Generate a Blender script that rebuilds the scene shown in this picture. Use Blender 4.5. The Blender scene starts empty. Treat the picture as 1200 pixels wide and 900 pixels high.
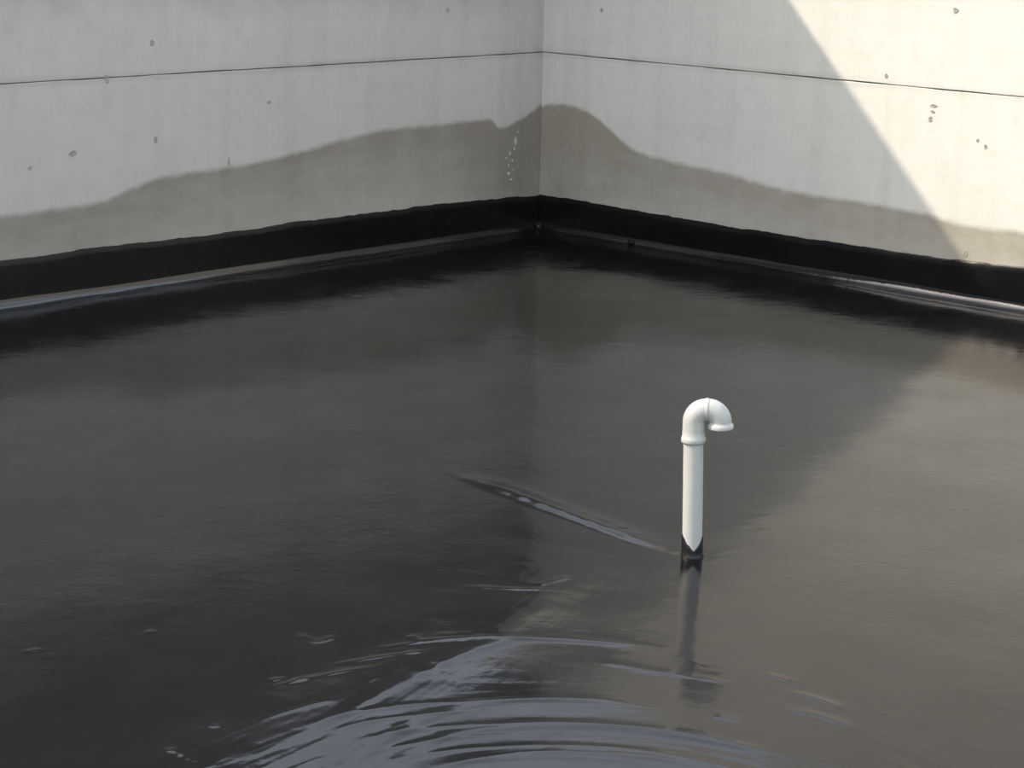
import bpy, bmesh, math, random
import numpy as np
from mathutils import Matrix, Vector

# ---------------------------------------------------------------- camera
scene = bpy.context.scene
col = scene.collection
F_PX, PITCH, ROLL, CAM_H = 2382.1, math.radians(13.584), math.radians(1.417), 2.9
cam_data = bpy.data.cameras.new('camera')
cam_data.sensor_width = 36.0
cam_data.lens = F_PX / 1200 * 36.0
cam_data.clip_end = 500
cam = bpy.data.objects.new('camera', cam_data)
col.objects.link(cam)
Fv = Vector((0, math.cos(PITCH), -math.sin(PITCH)))
Uv = Vector((0, math.sin(PITCH), math.cos(PITCH)))
Rv = Vector((1, 0, 0))
R2 = math.cos(ROLL) * Rv + math.sin(ROLL) * Uv
U2 = -math.sin(ROLL) * Rv + math.cos(ROLL) * Uv
M = Matrix((R2, U2, -Fv)).transposed().to_4x4()
M.translation = (0, 0, CAM_H)
cam.matrix_world = M
scene.camera = cam

# ---------------------------------------------------------------- geometry constants
CORNER = Vector((0.199, 17.903, 0))
YAW = math.radians(42.54)
DL = Vector((-math.sin(YAW), -math.cos(YAW), 0))     # along the left wall, away from the corner
DR = Vector((math.cos(YAW), -math.sin(YAW), 0))      # along the right wall
WALL_H = 4.85
WALL_LEN = 19.0

# ---------------------------------------------------------------- sky and sun
BETA = math.radians(42)                               # sun stands behind the left wall
M_SLOPE = 1.055                                       # slope of the shadow of its top on the right wall
SUN_EL = math.atan(M_SLOPE * math.cos(BETA))
world = bpy.data.worlds.new('sky')
scene.world = world
world.use_nodes = True
nt = world.node_tree
nt.nodes.clear()
wo = nt.nodes.new('ShaderNodeOutputWorld')
bg = nt.nodes.new('ShaderNodeBackground')
sky = nt.nodes.new('ShaderNodeTexSky')
sky.sky_type = 'NISHITA'
sky.sun_disc = False
sky.sun_elevation = SUN_EL
sh = -DR * math.cos(BETA) + DL * math.sin(BETA)       # horizontal direction to the sun
sky.sun_rotation = math.atan2(sh.x, sh.y)
sky.air_density = 1.0
sky.dust_density = 4.0
gain = nt.nodes.new('ShaderNodeVectorMath'); gain.operation = 'SCALE'; gain.inputs['Scale'].default_value = 0.24
mixc = nt.nodes.new('ShaderNodeMix'); mixc.data_type = 'RGBA'
mixc.inputs[7].default_value = (1.36, 1.43, 1.58, 1)
tc = nt.nodes.new('ShaderNodeTexCoord')
cn = nt.nodes.new('ShaderNodeTexNoise'); cn.inputs['Scale'].default_value = 2.2; cn.inputs['Detail'].default_value = 5
cr = nt.nodes.new('ShaderNodeMapRange')
cr.inputs['From Min'].default_value = 0.3; cr.inputs['From Max'].default_value = 0.65
cr.inputs['To Min'].default_value = 0.35; cr.inputs['To Max'].default_value = 0.8
nt.links.new(tc.outputs['Generated'], cn.inputs['Vector'])
nt.links.new(cn.outputs['Fac'], cr.inputs['Value'])
nt.links.new(cr.outputs['Result'], mixc.inputs['Factor'])
nt.links.new(sky.outputs['Color'], gain.inputs[0])
nt.links.new(gain.outputs['Vector'], mixc.inputs[6])
nt.links.new(mixc.outputs[2], bg.inputs['Color'])
bg.inputs['Strength'].default_value = 1.55
nt.links.new(bg.outputs['Background'], wo.inputs['Surface'])

sun_d = bpy.data.lights.new('sun', 'SUN')
sun_d.energy = 5.2
sun_d.color = (1.0, 0.895, 0.77)
sun_d.angle = math.radians(.75)
sun = bpy.data.objects.new('sun', sun_d)
col.objects.link(sun)
to_sun = (sh * math.cos(SUN_EL) + Vector((0, 0, math.sin(SUN_EL)))).normalized()
sun.rotation_euler = to_sun.to_track_quat('Z', 'Y').to_euler()
sun.location = (-12, 10, 12)

scene.view_settings.view_transform = 'Standard'
scene.view_settings.look = 'None'
scene.view_settings.gamma = 1
scene.view_settings.use_curve_mapping = False
scene.view_settings.exposure = 0.0

# ---------------------------------------------------------------- helpers
def vnoise(x, y, seed=0):
    """smooth value noise in -1..1 on numpy arrays"""
    xi = np.floor(x).astype(np.int64); yi = np.floor(y).astype(np.int64)
    xf = x - xi; yf = y - yi
    u = xf * xf * (3 - 2 * xf); v = yf * yf * (3 - 2 * yf)
    def h(a, b):
        n = (a * 374761393 + b * 668265263 + seed * 1442695041) & 0x7fffffff
        n = ((n ^ (n >> 13)) * 1274126177) & 0x7fffffff
        n = n ^ (n >> 16)
        return (n & 0xffff) / 32767.5 - 1
    return (h(xi, yi) * (1 - u) + h(xi + 1, yi) * u) * (1 - v) + (h(xi, yi + 1) * (1 - u) + h(xi + 1, yi + 1) * u) * v

def n1(x, seed=0):
    return float(vnoise(np.array([float(x)]), np.array([0.5]), seed)[0])

def obj_from(name, verts, faces, mat, parent=None, smooth=True):
    me = bpy.data.meshes.new(name)
    me.from_pydata(verts, [], faces)
    me.materials.append(mat)
    if smooth:
        me.polygons.foreach_set('use_smooth', [True] * len(me.polygons))
    me.update()
    o = bpy.data.objects.new(name, me)
    col.objects.link(o)
    if parent: o.parent = parent
    return o

def fix_normals(o):
    bm = bmesh.new(); bm.from_mesh(o.data)
    bmesh.ops.recalc_face_normals(bm, faces=bm.faces)
    bm.to_mesh(o.data); bm.free()

class NT:
    def __init__(self, name):
        self.m = bpy.data.materials.new(name); self.m.use_nodes = True
        self.t = self.m.node_tree
        self.b = self.t.nodes['Principled BSDF']
    def n(self, kind, **kw):
        n = self.t.nodes.new(kind)
        for k, v in kw.items():
            if k.startswith('in_'):
                n.inputs[k[3:].replace('_', ' ')].default_value = v
            else: setattr(n, k, v)
        return n
    def l(self, a, b): self.t.links.new(a, b)
    def math(self, op, a, b=None, clamp=False):
        n = self.t.nodes.new('ShaderNodeMath'); n.operation = op; n.use_clamp = clamp
        for i, v in enumerate((a, b)):
            if v is None: continue
            if isinstance(v, (int, float)): n.inputs[i].default_value = v
            else: self.l(v, n.inputs[i])
        return n.outputs[0]
    def noise(self, vec, scale, detail=4, rough=.55):
        n = self.n('ShaderNodeTexNoise'); n.inputs['Scale'].default_value = scale
        n.inputs['Detail'].default_value = detail; n.inputs['Roughness'].default_value = rough
        self.l(vec, n.inputs['Vector']); return n.outputs['Fac']
    def mapr(self, v, a, b, c, d, smooth=False):
        n = self.n('ShaderNodeMapRange')
        if smooth: n.interpolation_type = 'SMOOTHSTEP'
        for k, x in zip(('From Min', 'From Max', 'To Min', 'To Max'), (a, b, c, d)): n.inputs[k].default_value = x
        self.l(v, n.inputs['Value']); return n.outputs['Result']
    def stretch(self, vec, s):
        n = self.n('ShaderNodeMapping'); n.inputs['Scale'].default_value = s
        self.l(vec, n.inputs['Vector']); return n.outputs['Vector']
    def mulcol(self, a, fac_val, colr):
        """a * mix(1, colr, fac)"""
        n = self.n('ShaderNodeMix', data_type='RGBA', blend_type='MULTIPLY')
        if isinstance(fac_val, (int, float)): n.inputs['Factor'].default_value = fac_val
        else: self.l(fac_val, n.inputs['Factor'])
        self.l(a, n.inputs[6]); n.inputs[7].default_value = (*colr, 1)
        return n.outputs[2]
    def mix(self, fac, a, b):
        n = self.n('ShaderNodeMix', data_type='RGBA')
        self.l(fac, n.inputs['Factor'])
        for i, v in ((6, a), (7, b)):
            if isinstance(v, tuple): n.inputs[i].default_value = (*v, 1)
            else: self.l(v, n.inputs[i])
        return n.outputs[2]

# ---------------------------------------------------------------- materials
STAIN_L = [(0.05, 1.10), (0.215, 1.021), (0.35, 0.975), (0.5, 0.945), (0.58, 0.975), (0.647, 1.026), (0.909, 1.03), (1.417, 1.024),
           (1.904, 1.021), (2.371, 0.971), (2.82, 0.909), (3.252, 0.862), (3.668, 0.843), (4.069, 0.831), (4.456, 0.758),
           (4.682, 0.698), (5.118, 0.677), (5.536, 0.664), (6.3, 0.62)]
STAIN_R = [(0.0, 1.10), (0.053, 1.117), (0.301, 1.138), (0.547, 1.093), (0.743, 1.002), (0.938, 0.89), (1.13, 0.808), (1.589, 0.762),
           (2.032, 0.739), (2.462, 0.683), (2.877, 0.655), (3.276, 0.655), (3.664, 0.641), (3.966, 0.626), (4.262, 0.590),
           (4.755, 0.60), (6.3, 0.56)]

def concrete(name, stain, base, warm, upper):
    N = NT(name)
    tcn = N.n('ShaderNodeTexCoord'); ob = tcn.outputs['Object']
    sep = N.n('ShaderNodeSeparateXYZ'); N.l(ob, sep.inputs[0])
    X, Z = sep.outputs['X'], sep.outputs['Z']
    big = N.noise(ob, .9, 3)
    c = N.mix(N.mapr(big, .3, .7, 0, 1), base, warm)
    # board smears and vertical runs
    vert = N.noise(N.stretch(ob, (4, 4, .3)), 1.6, 4)
    c = N.mulcol(c, N.mapr(vert, .45, .75, 0, .15), (.55, .57, .57))
    horiz = N.noise(N.stretch(ob, (.5, 1, 7)), 1.7, 4)
    c = N.mulcol(c, N.mapr(horiz, .5, .8, 0, .10), (.6, .58, .55))
    mott = N.noise(ob, 5.5, 6, .7)
    c = N.mulcol(c, N.mapr(mott, .52, .75, 0, .28), (.62, .62, .6))
    speck = N.noise(ob, 38, 3, .6)
    c = N.mulcol(c, N.mapr(speck, .68, .78, 0, .35), (.45, .42, .4))
    # grime along the pour joint
    dj = N.math('ABSOLUTE', N.math('SUBTRACT', Z, 1.556))
    c = N.mulcol(c, N.math('MULTIPLY', N.mapr(dj, .0, .05, .35, 0), N.mapr(horiz, .35, .6, .2, 1)), (.5, .49, .47))
    # upper lifts coloured darker, to dim their reflection in the floor
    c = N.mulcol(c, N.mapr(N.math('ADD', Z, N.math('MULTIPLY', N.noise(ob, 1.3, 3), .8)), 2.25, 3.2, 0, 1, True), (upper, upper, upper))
    # greyish strip by the corner
    strip = N.mapr(X, .0, .75, .26, 0, True)
    c = N.mulcol(c, N.math('MULTIPLY', strip, N.mapr(vert, .3, .7, .3, 1)), (.6, .6, .58))
    # damp tide mark
    fc = N.n('ShaderNodeFloatCurve')
    cur = fc.mapping.curves[0]
    pts = [(x / 6.5, z / 1.4) for x, z in stain]
    cur.points[0].location = pts[0]; cur.points[1].location = (1.0, pts[-1][1])
    for q in pts[1:]: cur.points.new(*q)
    fc.mapping.update()
    N.l(N.math('MULTIPLY', X, 1 / 6.5, True), fc.inputs['Value'])
    edge = N.math('MULTIPLY', fc.outputs['Value'], 1.4)
    wob = N.math('MULTIPLY', N.math('SUBTRACT', N.noise(ob, 7, 4, .6), .5), .05)
    below = N.math('SUBTRACT', N.math('ADD', edge, wob), Z)       # metres under the tide line
    damp = N.mapr(below, -.012, .05, 0, 1, True)
    depthf = N.math('ADD', N.mapr(below, .0, .62, 1, .62), N.mapr(X, .2, 1.5, .32, 0, True))
    patch = N.mapr(N.noise(N.stretch(ob, (1.2, 1, 2.6)), 2.4, 4, .6), .3, .75, .85, 1.1)
    dfac = N.math('MULTIPLY', N.math('MULTIPLY', damp, depthf), patch, True)
    c = N.mulcol(c, dfac, (.50, .465, .41))
    N.l(c, N.b.inputs['Base Color'])
    N.l(N.mapr(dfac, 0, 1, .92, .7), N.b.inputs['Roughness'])
    N.b.inputs['Specular IOR Level'].default_value = .3
    bmp = N.n('ShaderNodeBump'); bmp.inputs['Strength'].default_value = .35; bmp.inputs['Distance'].default_value = .004
    N.l(N.math('ADD', N.noise(ob, 45, 5, .65), N.math('MULTIPLY', N.noise(ob, 6, 3), 1.5)), bmp.inputs['Height'])
    N.l(bmp.outputs['Normal'], N.b.inputs['Normal'])
    return N.m

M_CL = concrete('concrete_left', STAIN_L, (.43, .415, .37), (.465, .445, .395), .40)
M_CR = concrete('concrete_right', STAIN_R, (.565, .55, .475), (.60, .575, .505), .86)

def simple(name, rgb, rough, spec=.5, bump=0, bscale=40, var=0):
    N = NT(name)
    ob = N.n('ShaderNodeTexCoord').outputs['Object']
    nz = N.noise(ob, bscale, 4)
    c = N.mix(N.mapr(nz, .3, .7, 0, 1), tuple(v * (1 - var) for v in rgb), tuple(min(1, v * (1 + var)) for v in rgb))
    N.l(c, N.b.inputs['Base Color'])
    N.b.inputs['Roughness'].default_value = rough
    N.b.inputs['Specular IOR Level'].default_value = spec
    if bump:
        b = N.n('ShaderNodeBump'); b.inputs['Strength'].default_value = .5; b.inputs['Distance'].default_value = bump
        N.l(nz, b.inputs['Height']); N.l(b.outputs['Normal'], N.b.inputs['Normal'])
    return N.m

M_CORE = simple('joint_concrete', (.34, .325, .29), .95, .2, .003, 30, .2)
M_HOLE = simple('tie_hole_grout', (.29, .28, .25), .95, .2, .003, 60, .25)
M_SALT = simple('mineral_crust', (.33, .33, .305), .85, .3, .004, 90, .2)
M_PVC = simple('white_plastic', (.40, .40, .365), .42, .5, .0006, 14, .05)
M_PVCIN = simple('plastic_inside_shaded', (.25, .25, .23), .7, .3, .0006, 14, .05)  # the shade inside the mouth is put into a darker plastic colour
M_SLEEVE = simple('bitumen_sleeve', (.008, .008, .009), .45, .3, .004, 55, .3)

def membrane(name, rough_lo, rough_hi, spec, bumpd):
    N = NT(name)
    ob = N.n('ShaderNodeTexCoord').outputs['Object']
    a = N.noise(ob, 3.0, 4)
    c = N.mix(N.mapr(a, .3, .7, 0, 1), (.0035, .0035, .0038), (.0055, .0054, .0053))
    N.l(c, N.b.inputs['Base Color'])
    N.l(N.mapr(N.noise(ob, 2.3, 5, .6), .3, .7, rough_lo, rough_hi), N.b.inputs['Roughness'])
    N.b.inputs['IOR'].default_value = 1.45
    N.b.inputs['Specular IOR Level'].default_value = spec
    b = N.n('ShaderNodeBump'); b.inputs['Strength'].default_value = 1.0; b.inputs['Distance'].default_value = bumpd
    N.l(N.math('ADD', N.noise(ob, 9, 3, .5), N.math('MULTIPLY', N.noise(ob, 34, 2, .5), .2)), b.inputs['Height'])
    N.l(b.outputs['Normal'], N.b.inputs['Normal'])
    return N.m
M_FLOOR = membrane('black_coating_floor', .07, .18, .31, .0012)
M_UP = membrane('black_coating_upstand', .2, .32, .28, .002)
M_COVE = membrane('black_coating_cove', .09, .15, 1.0, .0022)

# ---------------------------------------------------------------- walls
def frame(name, dirv):
    """empty-like parent transform: local x runs along the wall away from the corner, z up"""
    ang = math.atan2(dirv.y, dirv.x)
    return ang

JOINTS = [1.556, 3.22]
def wall(name, dirv, side, mat, label):
    # side: +1 room lies on local +y, -1 room lies on local -y
    s = side
    T = .30
    x0, x1 = (-T if side < 0 else 0.0), WALL_LEN
    # core, set back behind the poured lifts
    y0, y1 = -.035 * s, -T * s
    v = [(x0, y0, -.3), (x1, y0, -.3), (x1, y1, -.3), (x0, y1, -.3), (x0, y0, WALL_H), (x1, y0, WALL_H), (x1, y1, WALL_H), (x0, y1, WALL_H)]
    f = [(0, 1, 5, 4), (1, 2, 6, 5), (2, 3, 7, 6), (3, 0, 4, 7), (4, 5, 6, 7), (3, 2, 1, 0)]
    w = obj_from(name, v, f, M_CORE, smooth=False)
    fix_normals(w)
    w.location = CORNER; w.rotation_euler = (0, 0, math.atan2(dirv.y, dirv.x))
    w['kind'] = 'structure'; w['label'] = label
    # lifts
    zs = [-.1] + JOINTS + [WALL_H]
    xs = list(np.arange(0.0, 7.0, .06)) + list(np.linspace(7.0, WALL_LEN, 14))
    for k in range(3):
        za, zb = zs[k], zs[k + 1]
        verts, faces = [], []
        for i, x in enumerate(xs):
            g = .0036
            ja = za + (g + .003 * n1(x * 5, 7 * k + 1 + s) + .002 * n1(x * .8, 31 + k)) * (k > 0) + (.002 * n1(x * .8, 31 + k) if k else 0)
            jb = zb - (g + .0035 * n1(x * 6, 13 * k + 3 + s)) * (k < 2) + (.002 * n1(x * .8, 31 + k + 1) if k < 2 else 0)
            e = .004
            prof = [(-.034, ja), (-e, ja), (0, ja + e), (0, jb - e), (-e, jb), (-.034, jb)]
            for (yy, zz) in prof: verts.append((x, (yy + .0015 * n1(x * .7, k + 5)) * s, zz))
        m = 6
        for i in range(len(xs) - 1):
            for j in range(m - 1):
                a, b = i * m + j, i * m + j + 1
                faces.append((a, b, b + m, a + m))
        faces.append(tuple(range(m))); faces.append(tuple(range((len(xs) - 1) * m, len(xs) * m))[::-1])
        p = obj_from('concrete_lift', verts, faces, mat, w, smooth=False)
        fix_normals(p)
    return w

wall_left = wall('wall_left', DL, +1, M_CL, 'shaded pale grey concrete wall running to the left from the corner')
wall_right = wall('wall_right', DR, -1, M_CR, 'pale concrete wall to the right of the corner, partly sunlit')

def blob(name, parent, mat, x, z, rx, rz, depth, side, seed, nseg=14, hole=False):
    """an irregular patch on a wall face; hole=True makes a shallow dished mark with a raised rim"""
    rnd = random.Random(seed)
    ring = [(1 + rnd.uniform(-.25, .25)) for _ in range(nseg)]
    prof = [(1.0, .0005), (.8, depth * .8), (.45, depth), (0, depth)] if not hole else [(1.0, .0005), (.85, depth), (.6, .001), (0, .0006)]
    verts = []; faces = []
    for r, h in prof[:-1]:
        for i in range(nseg):
            a = 2 * math.pi * i / nseg
            verts.append((x + rx * r * ring[i] * math.cos(a), (h + rnd.uniform(0, .15) * depth * (r < 1)) * side, z + rz * r * ring[i] * math.sin(a)))
    verts.append((x, prof[-1][1] * side, z))
    for k in range(len(prof) - 2):
        for i in range(nseg):
            a = k * nseg + i; b = k * nseg + (i + 1) % nseg
            faces.append((a, b, b + nseg, a + nseg))
    base = (len(prof) - 2) * nseg
    for i in range(nseg): faces.append((base + i, base + (i + 1) % nseg, len(verts) - 1))
    o = obj_from(name, verts, faces, mat, parent)
    fix_normals(o)
    return o

for i, (x, z, rx, rz) in enumerate([(3.52, .875, .010, .030), (4.219, 1.788, .020, .022), (4.928, 1.041, .035, .022), (5.284, .967, .018, .014),
                                    (4.621, 1.551, .022, .030), (4.20, 1.09, .018, .030), (1.188, 1.944, .020, .020), (3.12, 1.30, .02, .012)]):
    blob('tie_hole', wall_left, M_HOLE, x, z, rx, rz, .004, +1, 40 + i, hole=True)
for i, (x, z, rx, rz) in enumerate([(3.93, 1.43, .03, .014), (3.925, 1.385, .022, .010), (3.91, 1.33, .016, .022), (4.389, 1.171, .014, .018), (4.056, 2.14, .022, .022),
                                    (4.296, .364, .014, .022), (.653, 1.952, .018, .020), (3.50, 1.62, .015, .018), (4.32, 1.21, .012, .012)]):
    blob('tie_hole', wall_right, M_HOLE, x, z, rx, rz, .004, -1, 70 + i, hole=True)
rnd = random.Random(5)
for i, (x, z, rx, rz) in enumerate([(.325, .80, .026, .05), (.34, .735, .016, .02), (.395, .70, .012, .03), (.36, .63, .02, .018), (.41, .60, .012, .02),
                                    (.40, .52, .022, .022), (.345, .555, .014, .012), (.37, .47, .02, .014), (.44, .66, .01, .02), (.30, .88, .012, .018)]):
    blob('mineral_deposit', wall_left, M_SALT, x, z, rx * .8, rz * .75, .006, +1, 90 + i, nseg=10)

# ---------------------------------------------------------------- coated upstand with cove
def upstand(name, dirv, side, tops, label):
    s = side
    xs = sorted(set(list(np.round(np.arange(0, 6.6, .025), 4)) + list(np.round(np.linspace(6.6, WALL_LEN, 60), 4))))
    tx = [t[0] for t in tops]; tz = [t[1] for t in tops]
    Rc = .072
    verts, faces = [], []
    m = None
    for x in xs:
        top = float(np.interp(x, tx, tz)) + .006 * n1(x * 9, 2 + s) + .004 * n1(x * 30, 8 + s) + .006 * n1(x * 2.3, 21 + s)
        wv = .004 * n1(x * 1.7, 5 + s) + .002 * n1(x * 6, 9 + s)
        rc = Rc + .012 * n1(x * 1.1, 15 + s)
        prof = [(-.004, top + .001), (.003, top), (.007 + wv * .3, top - .004), (.010 + wv, top - .05), (.012 + wv * 1.2, .5 * (top + rc) + .02), (.014 + wv, rc + .03)]
        for k in range(11):
            a = math.pi / 2 * k / 10
            prof.append((.014 + wv * (1 - k / 10) + rc * (1 - math.cos(a)), .004 + rc * (1 - math.sin(a)) + .0015 * n1(x * 4 + k * .35, 33)))
        prof.append((.014 + rc + .05, .0025)); prof.append((.014 + rc + .10, -.004))
        m = len(prof)
        for (d, z) in prof:
            verts.append((max(x, d), d * s, z))
    for i in range(len(xs) - 1):
        for j in range(m - 1):
            a, b = i * m + j, i * m + j + 1
            faces.append((a, b, b + m, a + m) if s > 0 else (a, a + m, b + m, b))
    o = obj_from(name, verts, faces, M_UP)
    o.data.materials.append(M_COVE)
    for i, pl in enumerate(o.data.polygons):
        if i % (m - 1) >= 7: pl.material_index = 1        # the pooled, glossier coating in the cove
    o.location = CORNER; o.rotation_euler = (0, 0, math.atan2(dirv.y, dirv.x))
    o['kind'] = 'structure'; o['label'] = label
    return o
upstand('baseboard_left', DL, +1, [(0, .306), (.785, .326), (1.4, .340), (2.367, .341), (2.865, .347), (3.256, .335), (4.078, .336), (4.617, .353), (5.13, .345), (5.55, .35), (19, .35)],
        'glossy black coating turned up the foot of the left wall')
upstand('baseboard_right', DR, -1, [(0, .307), (.68, .304), (1.615, .294), (2.488, .292), (3.3, .296), (4.07, .301), (4.78, .325), (19, .33)],
        'glossy black coating turned up the foot of the right wall')

# ---------------------------------------------------------------- floor relief
def steps(lo, hi, a, b, fine, grow=1.06, mx=.12):
    c = list(np.arange(a, b, fine))
    x, st = b, fine
    while x < hi: c.append(x); st = min(mx, st * grow); x += st
    c.append(hi)
    x, st = a - fine, fine
    left = []
    while x > lo: left.append(x); st = min(mx, st * grow); x -= st
    left.append(lo)
    return np.array(left[::-1] + c)
gx = steps(-14.0, 14.5, -1.9, 1.9, .009, 1.05, .25)
gy = steps(-2.0, 18.3, 6.15, 9.0, .009, 1.02, .05)
X, Y = np.meshgrid(gx, gy)
Hh = np.zeros_like(X)
# broad unevenness of the hand-laid coating
Hh += .0042 * vnoise(X * .9, Y * .55, 3) + .0020 * vnoise(X * 2.2, Y * 1.9, 4) + .0005 * vnoise(X * 6, Y * 5, 5)

def stroke(pts, sigma, amp, skew=0., seed=0, breakup=.6, striae=0.):
    """raised lip left by the squeegee along a polyline; fades at its ends"""
    P = np.array(pts)
    # subdivide smoothly (Catmull-Rom)
    if len(P) > 2:
        Q = np.vstack([2 * P[0] - P[1], P, 2 * P[-1] - P[-2]])
        out = []
        for i in range(1, len(Q) - 2):
            for t in np.linspace(0, 1, 6, endpoint=False):
                out.append(.5 * ((2 * Q[i]) + (-Q[i - 1] + Q[i + 1]) * t + (2 * Q[i - 1] - 5 * Q[i] + 4 * Q[i + 1] - Q[i + 2]) * t * t + (-Q[i - 1] + 3 * Q[i] - 3 * Q[i + 1] + Q[i + 2]) * t ** 3))
        out.append(Q[-2]); P = np.array(out)
    seg = np.linalg.norm(np.diff(P, axis=0), axis=1); L = np.r_[0, np.cumsum(seg)]
    pad = sigma * 5
    ix = np.where((gx > P[:, 0].min() - pad) & (gx < P[:, 0].max() + pad))[0]
    iy = np.where((gy > P[:, 1].min() - pad) & (gy < P[:, 1].max() + pad))[0]
    sl = np.ix_(iy, ix)
    x, y = X[sl], Y[sl]
    best = np.full(x.shape, 1e9); along = np.zeros_like(x); sd = np.zeros_like(x)
    for k in range(len(P) - 1):
        d = P[k + 1] - P[k]; l2 = (d @ d)
        t = np.clip(((x - P[k, 0]) * d[0] + (y - P[k, 1]) * d[1]) / l2, 0, 1)
        ex = x - P[k, 0] - t * d[0]; ey = y - P[k, 1] - t * d[1]
        dist = np.hypot(ex, ey)
        side = np.sign(d[0] * ey - d[1] * ex)
        mk = dist < best
        best = np.where(mk, dist, best); along = np.where(mk, L[k] + t * seg[k], along); sd = np.where(mk, side * dist, sd)
    tot = L[-1]; u = along / tot
    taper = np.clip(np.minimum(u, 1 - u) / .22, 0.12, 1)
    br = 1 - breakup * .5 * (1 + vnoise(along / .07, sd * 8, 50 + seed))
    sg = sigma * np.where(sd > 0, 1 + skew, 1.0)
    w = np.exp(-(sd / sg) ** 2)
    h = amp * taper * br * w
    if striae:
        h += striae * np.exp(-(sd / (sigma * 1.6)) ** 2) * vnoise(sd / .016, along * 2.2, 80 + seed)
    Hh[sl] += h

A = [(-1.008, 6.382), (-.771, 6.581), (-.585, 6.834), (-.298, 7.264), (-.108, 7.501), (.025, 7.631), (.162, 7.679), (.366, 7.655), (.566, 7.574), (.741, 7.44)]
stroke(A, .030, .0042, .6, 1, .25, .0003)
stroke([(-.90, 6.55), (-.661, 6.988), (-.427, 7.256), (-.241, 7.492), (-.009, 7.70), (.16, 7.74)], .09, .0075, .8, 2, .2, .0003)
stroke([(-.544, 6.361), (-.445, 6.6), (-.218, 6.896), (.029, 7.032), (.345, 7.053), (.485, 6.996)], .028, .0046, .8, 3, .3, .0005)
stroke([(-.429, 6.368), (-.21, 6.689), (.03, 6.795), (.337, 6.814), (.638, 6.741), (.928, 6.625), (1.094, 6.527)], .028, .0046, .8, 4, .3, .0004)
stroke([(-.314, 6.374), (-.086, 6.528), (.15, 6.593), (.506, 6.564), (.735, 6.471)], .028, .0040, .8, 5, .3, .0004)
stroke([(.359, 7.432), (.553, 7.356), (.714, 7.314)], .018, .0030, 1, 6, .3)
stroke([(1.058, 7.182), (1.176, 7.106), (1.257, 7.013)], .014, .0028, 1, 7, .3)
stroke([(1.005, 7.013), (1.153, 6.943), (1.274, 6.826)], .014, .0028, 1, 8, .3)
stroke([(.996, 7.35), (1.101, 7.27)], .014, .0026, 1, 9, .3)
stroke([(.76, 6.918), (.866, 6.885)], .014, .0024, 1, 10, .3)
stroke([(-.295, 10.015), (-.116, 9.8), (.098, 9.553), (.341, 9.266), (.572, 8.995), (.757, 8.821)], .030, .0170, 2.0, 11, .2)
stroke([(-.179, 8.25), (.022, 8.221), (.222, 8.225)], .016, .0036, .5, 12, .5)
stroke([(.113, 8.25), (.206, 8.345), (.289, 8.419)], .020, .0040, .5, 13, .6)
stroke([(-.394, 7.65), (-.328, 7.56)], .018, .0040, .5, 14, .3)
stroke([(-.281, 7.639), (-.111, 7.67)], .018, .0036, .5, 15, .6)
stroke([(-.846, 7.667), (-.751, 7.578), (-.657, 7.651)], .022, .0034, .5, 16, .6)
for i, q in enumerate([[(-.886, 7.157), (-.824, 7.178)], [(-.866, 7.074), (-.803, 7.078)], [(-.789, 7.146), (-.743, 7.174)], [(-1.862, 7.39), (-1.799, 7.431)],
                       [(-1.187, 6.498), (-1.129, 6.501), (-1.042, 6.414)], [(-1.061, 6.727), (-.993, 6.716)], [(-1.438, 7.635), (-1.396, 7.647)]]):
    stroke(q, .014, .0030, .5, 20 + i, .3)
# wide swell sweeping up to the pipe
stroke([(-.90, 6.30), (-.60, 6.70), (-.33, 7.2), (-.06, 7.75), (.20, 8.3), (.45, 8.85)], .17, .014, 1.3, 30, .15, .0003)
# bristle lines of the last strokes, concentric about where the worker stood
cx, cy = .20, 5.55
rr = np.hypot(X - cx, (Y - cy)); th = np.arctan2(X - cx, Y - cy)
near = np.exp(-((rr - 1.25) / .75) ** 4) * (Y < 8.6) * (np.abs(th) < 1.3)
patch = np.clip(.25 + .9 * vnoise(X * 2.6, Y * 1.7, 61), 0, 1)
Hh += near * patch * (.00045 * vnoise(rr / .018, th * 5, 62) + .0011 * vnoise(rr / .055, th * 3.5, 63))

# near floor tipped towards the camera, added so it mirrors more sky
wgt = 1 / (1 + np.exp(-(X + .62) / .10)) * 1 / (1 + np.exp((X - .62) / .16))
dd = np.clip(7.05 + .10 * vnoise(X * 3, Y * 0, 71) - Y, 0, 2)
Hh -= .020 * wgt * dd * np.clip(dd / .3, 0, 1)
def arc(rad, t0, t1, ox=0., oy=0., n=7):
    return [(cx + ox + rad * math.sin(t), cy + oy + rad * math.cos(t)) for t in np.linspace(math.radians(t0), math.radians(t1), n)]
for i, (rad, t0, t1, sg, am, ox, oy) in enumerate([
        (2.10, -17, 12, .010, .0020, 0, 0), (2.06, -20, -8, .008, .0014, 0, .02), (1.98, -27, -14, .009, .0018, .02, 0),
        (1.86, -36, -22, .010, .0018, 0, .02), (1.80, 8, 22, .009, .0012, 0, .02), (1.47, -42, 14, .010, .0016, 0, .02),
        (1.40, -38, -8, .008, .0012, 0, 0), (1.29, -40, 34, .010, .0016, 0, 0), (1.20, -36, -6, .008, .0012, .02, 0),
        (1.10, -34, 30, .010, .0014, 0, 0), (1.00, -28, 24, .010, .0012, 0, 0), (1.62, -42, -30, .009, .0014, 0, 0)]):
    stroke(arc(rad, t0, t1, ox, oy), sg * 1.5, am * 1.5, .4, 100 + i, .3)

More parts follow.
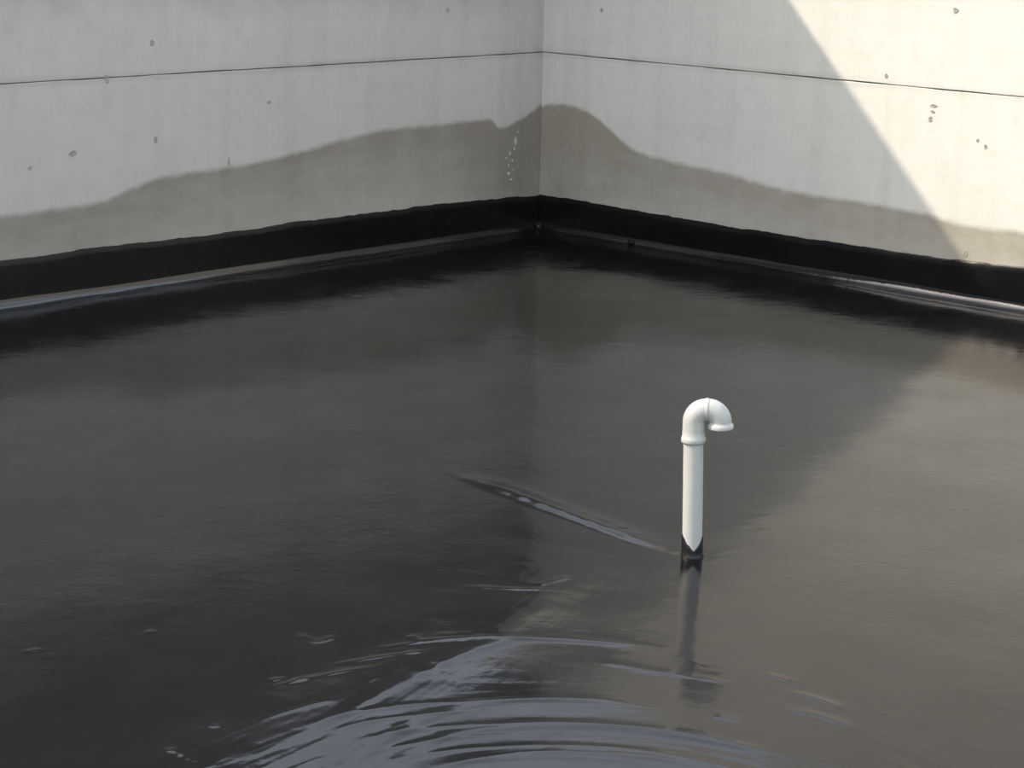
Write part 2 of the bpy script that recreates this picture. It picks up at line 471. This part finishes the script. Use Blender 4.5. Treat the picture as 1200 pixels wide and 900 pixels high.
# keep only what lies inside (and just under) the walls
rel = np.stack([X - CORNER.x, Y - CORNER.y], -1)
ua = rel @ np.array([DR.x, DR.y]); va = rel @ np.array([DL.x, DL.y])
ny, nx = X.shape
inside = (ua > -.28) & (va > -.28)
cell = inside[:-1, :-1] & inside[1:, :-1] & inside[:-1, 1:] & inside[1:, 1:]
idx = np.arange(nx * ny).reshape(ny, nx)
a = idx[:-1, :-1][cell]; b = idx[:-1, 1:][cell]; c_ = idx[1:, 1:][cell]; d = idx[1:, :-1][cell]
quads = np.stack([a, b, c_, d], -1)
used = np.zeros(nx * ny, bool); used[quads.ravel()] = True
remap = -np.ones(nx * ny, np.int64); remap[used] = np.arange(used.sum())
quads = remap[quads]
co = np.stack([X.ravel()[used], Y.ravel()[used], Hh.ravel()[used]], -1).astype(np.float32)
me = bpy.data.meshes.new('floor')
me.vertices.add(len(co)); me.vertices.foreach_set('co', co.ravel())
me.loops.add(quads.size); me.loops.foreach_set('vertex_index', quads.ravel().astype(np.int32))
me.polygons.add(len(quads)); me.polygons.foreach_set('loop_start', (np.arange(len(quads)) * 4).astype(np.int32))
me.polygons.foreach_set('use_smooth', np.ones(len(quads), bool))
me.materials.append(M_FLOOR)
me.update(calc_edges=True)
fl = bpy.data.objects.new('floor', me); col.objects.link(fl)
fl['kind'] = 'structure'; fl['label'] = 'flat roof floor under a glossy black liquid coating'

# ---------------------------------------------------------------- vent pipe
PX, PY = .835, 8.775
vent = bpy.data.objects.new('vent_pipe', None); col.objects.link(vent)
vent.location = (PX, PY, 0); vent.rotation_euler = (0, math.radians(-1.9), math.radians(-8))
vent.empty_display_size = .1
vent['label'] = 'white plastic vent pipe with a hooked top rising from the black floor'
vent['category'] = 'vent pipe'

def sweep(name, mat, parent, centres, tangents_radii, nseg=40, closed_ends=False):
    """centres: list of (x,z) in the pipe plane, tangents_radii: list of (angle of the tangent from vertical, radius)"""
    verts, faces = [], []
    for (x, z), (ang, r) in zip(centres, tangents_radii):
        nxv = Vector((math.cos(ang), 0, -math.sin(ang)))
        for i in range(nseg):
            t = 2 * math.pi * i / nseg
            p = Vector((x, 0, z)) + nxv * (r * math.cos(t)) + Vector((0, 1, 0)) * (r * math.sin(t))
            verts.append(tuple(p))
    for k in range(len(centres) - 1):
        for i in range(nseg):
            a = k * nseg + i; b = k * nseg + (i + 1) % nseg
            faces.append((a, b, b + nseg, a + nseg))
    o = obj_from(name, verts, faces, mat, parent)
    fix_normals(o)
    return o

r0 = .0450
# straight shaft (hollow tube)
zs = [-.05, .05, .2, .4, .56, .60]
sweep('shaft', M_PVC, vent, [(0, z) for z in zs], [(0, r0)] * len(zs), 48)
# black coated sleeve with a notch cut down at the front
def sleeve():
    nseg = 64; verts = []; faces = []
    rows = 9
    for j in range(rows):
        for i in range(nseg):
            t = 2 * math.pi * i / nseg
            # front of the pipe faces -y (t = -pi/2); world front allowing for the turn of the empty
            dfr = abs((t - math.radians(-78) + math.pi) % (2 * math.pi) - math.pi)
            top = .034 + .075 * min(1, dfr / math.radians(84)) ** 1.0 + .006 * n1(i * .35, 3)
            f = j / (rows - 1)
            z = -.01 + (top + .01) * f
            r = r0 + .0035 + .007 * max(0, 1 - max(z, 0) / .02) ** 2 + .001 * n1(i * .6 + j, 4)
            if j == rows - 1: r = r0 + .0002
            verts.append((r * math.cos(t), r * math.sin(t), z))
    for j in range(rows - 1):
        for i in range(nseg):
            a = j * nseg + i; b = j * nseg + (i + 1) % nseg
            faces.append((a, b, b + nseg, a + nseg))
    o = obj_from('coated_sleeve', verts, faces, M_SLEEVE, vent); fix_normals(o)
    o['label'] = 'black coating on the foot of the pipe, notched to a point'
sleeve()
RB = .060; re = .0490; zc = .625
def elbow(a0, a1, rim, name='elbow'):
    cs, tr = [], []
    n = 14
    for k in range(n + 1):
        a = a0 + (a1 - a0) * k / n
        cs.append((RB - RB * math.cos(a), zc + RB * math.sin(a)))
        tr.append((a, re + .0012 * math.sin(math.pi * k / n)))
    e = sweep(name, M_PVC, vent, cs, tr)
    return e
e1 = elbow(0, math.pi / 2, None)
e2 = elbow(math.pi / 2, math.pi, None)
# socket of the lower elbow with its rounded lip
def ring(name, parent, prof, ang, cx0, cz0, mat=M_PVC):
    # prof: (distance along the tangent, radius)
    tx, tz = math.sin(ang), math.cos(ang)
    return sweep(name, mat, parent, [(cx0 + tx * d, cz0 + tz * d) for d, r in prof], [(ang, r) for d, r in prof])
s1 = ring('socket', e1, [(-.005, .0455), (-.005, .053), (-.001, .0555), (.014, .0555), (.020, .0535), (.024, .0512), (.050, .0498), (.090, .0489)], 0, 0, .538)
# seam lip between both elbows
ring('seam_lip', e1, [(-.008, .0500), (-.007, .0512), (.007, .0512), (.008, .0500)], math.pi / 2, RB, zc + RB)
# mouth, pointing down
ring('mouth_rim', e2, [(0, .0490), (.006, .0512), (.009, .0540), (.012, .0570), (.026, .0575), (.030, .0560), (.030, .0470), (.0, .0460)], math.pi, 2 * RB, zc + .004)
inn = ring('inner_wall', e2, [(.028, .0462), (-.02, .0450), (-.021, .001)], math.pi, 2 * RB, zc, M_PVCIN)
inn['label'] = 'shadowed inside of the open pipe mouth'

# a blister and a pinched fold in the coating near the corner
def blister(side, x, d, z, r, seed, parent):
    bm = bmesh.new()
    bmesh.ops.create_uvsphere(bm, u_segments=16, v_segments=8, radius=r)
    rnd = random.Random(seed)
    for v in bm.verts:
        v.co.z *= .6; v.co.x *= 1.2; v.co *= 1 + rnd.uniform(-.08, .08)
        v.co += Vector((x, d * side, z))
    me = bpy.data.meshes.new('blister'); bm.to_mesh(me); bm.free()
    me.materials.append(M_UP); me.polygons.foreach_set('use_smooth', [True] * len(me.polygons))
    o = bpy.data.objects.new('blister', me); col.objects.link(o); o.parent = parent
blister(-1, 1.10, .040, .030, .026, 3, bpy.data.objects['baseboard_right'])
blister(-1, .06, .050, .055, .018, 4, bpy.data.objects['baseboard_right'])
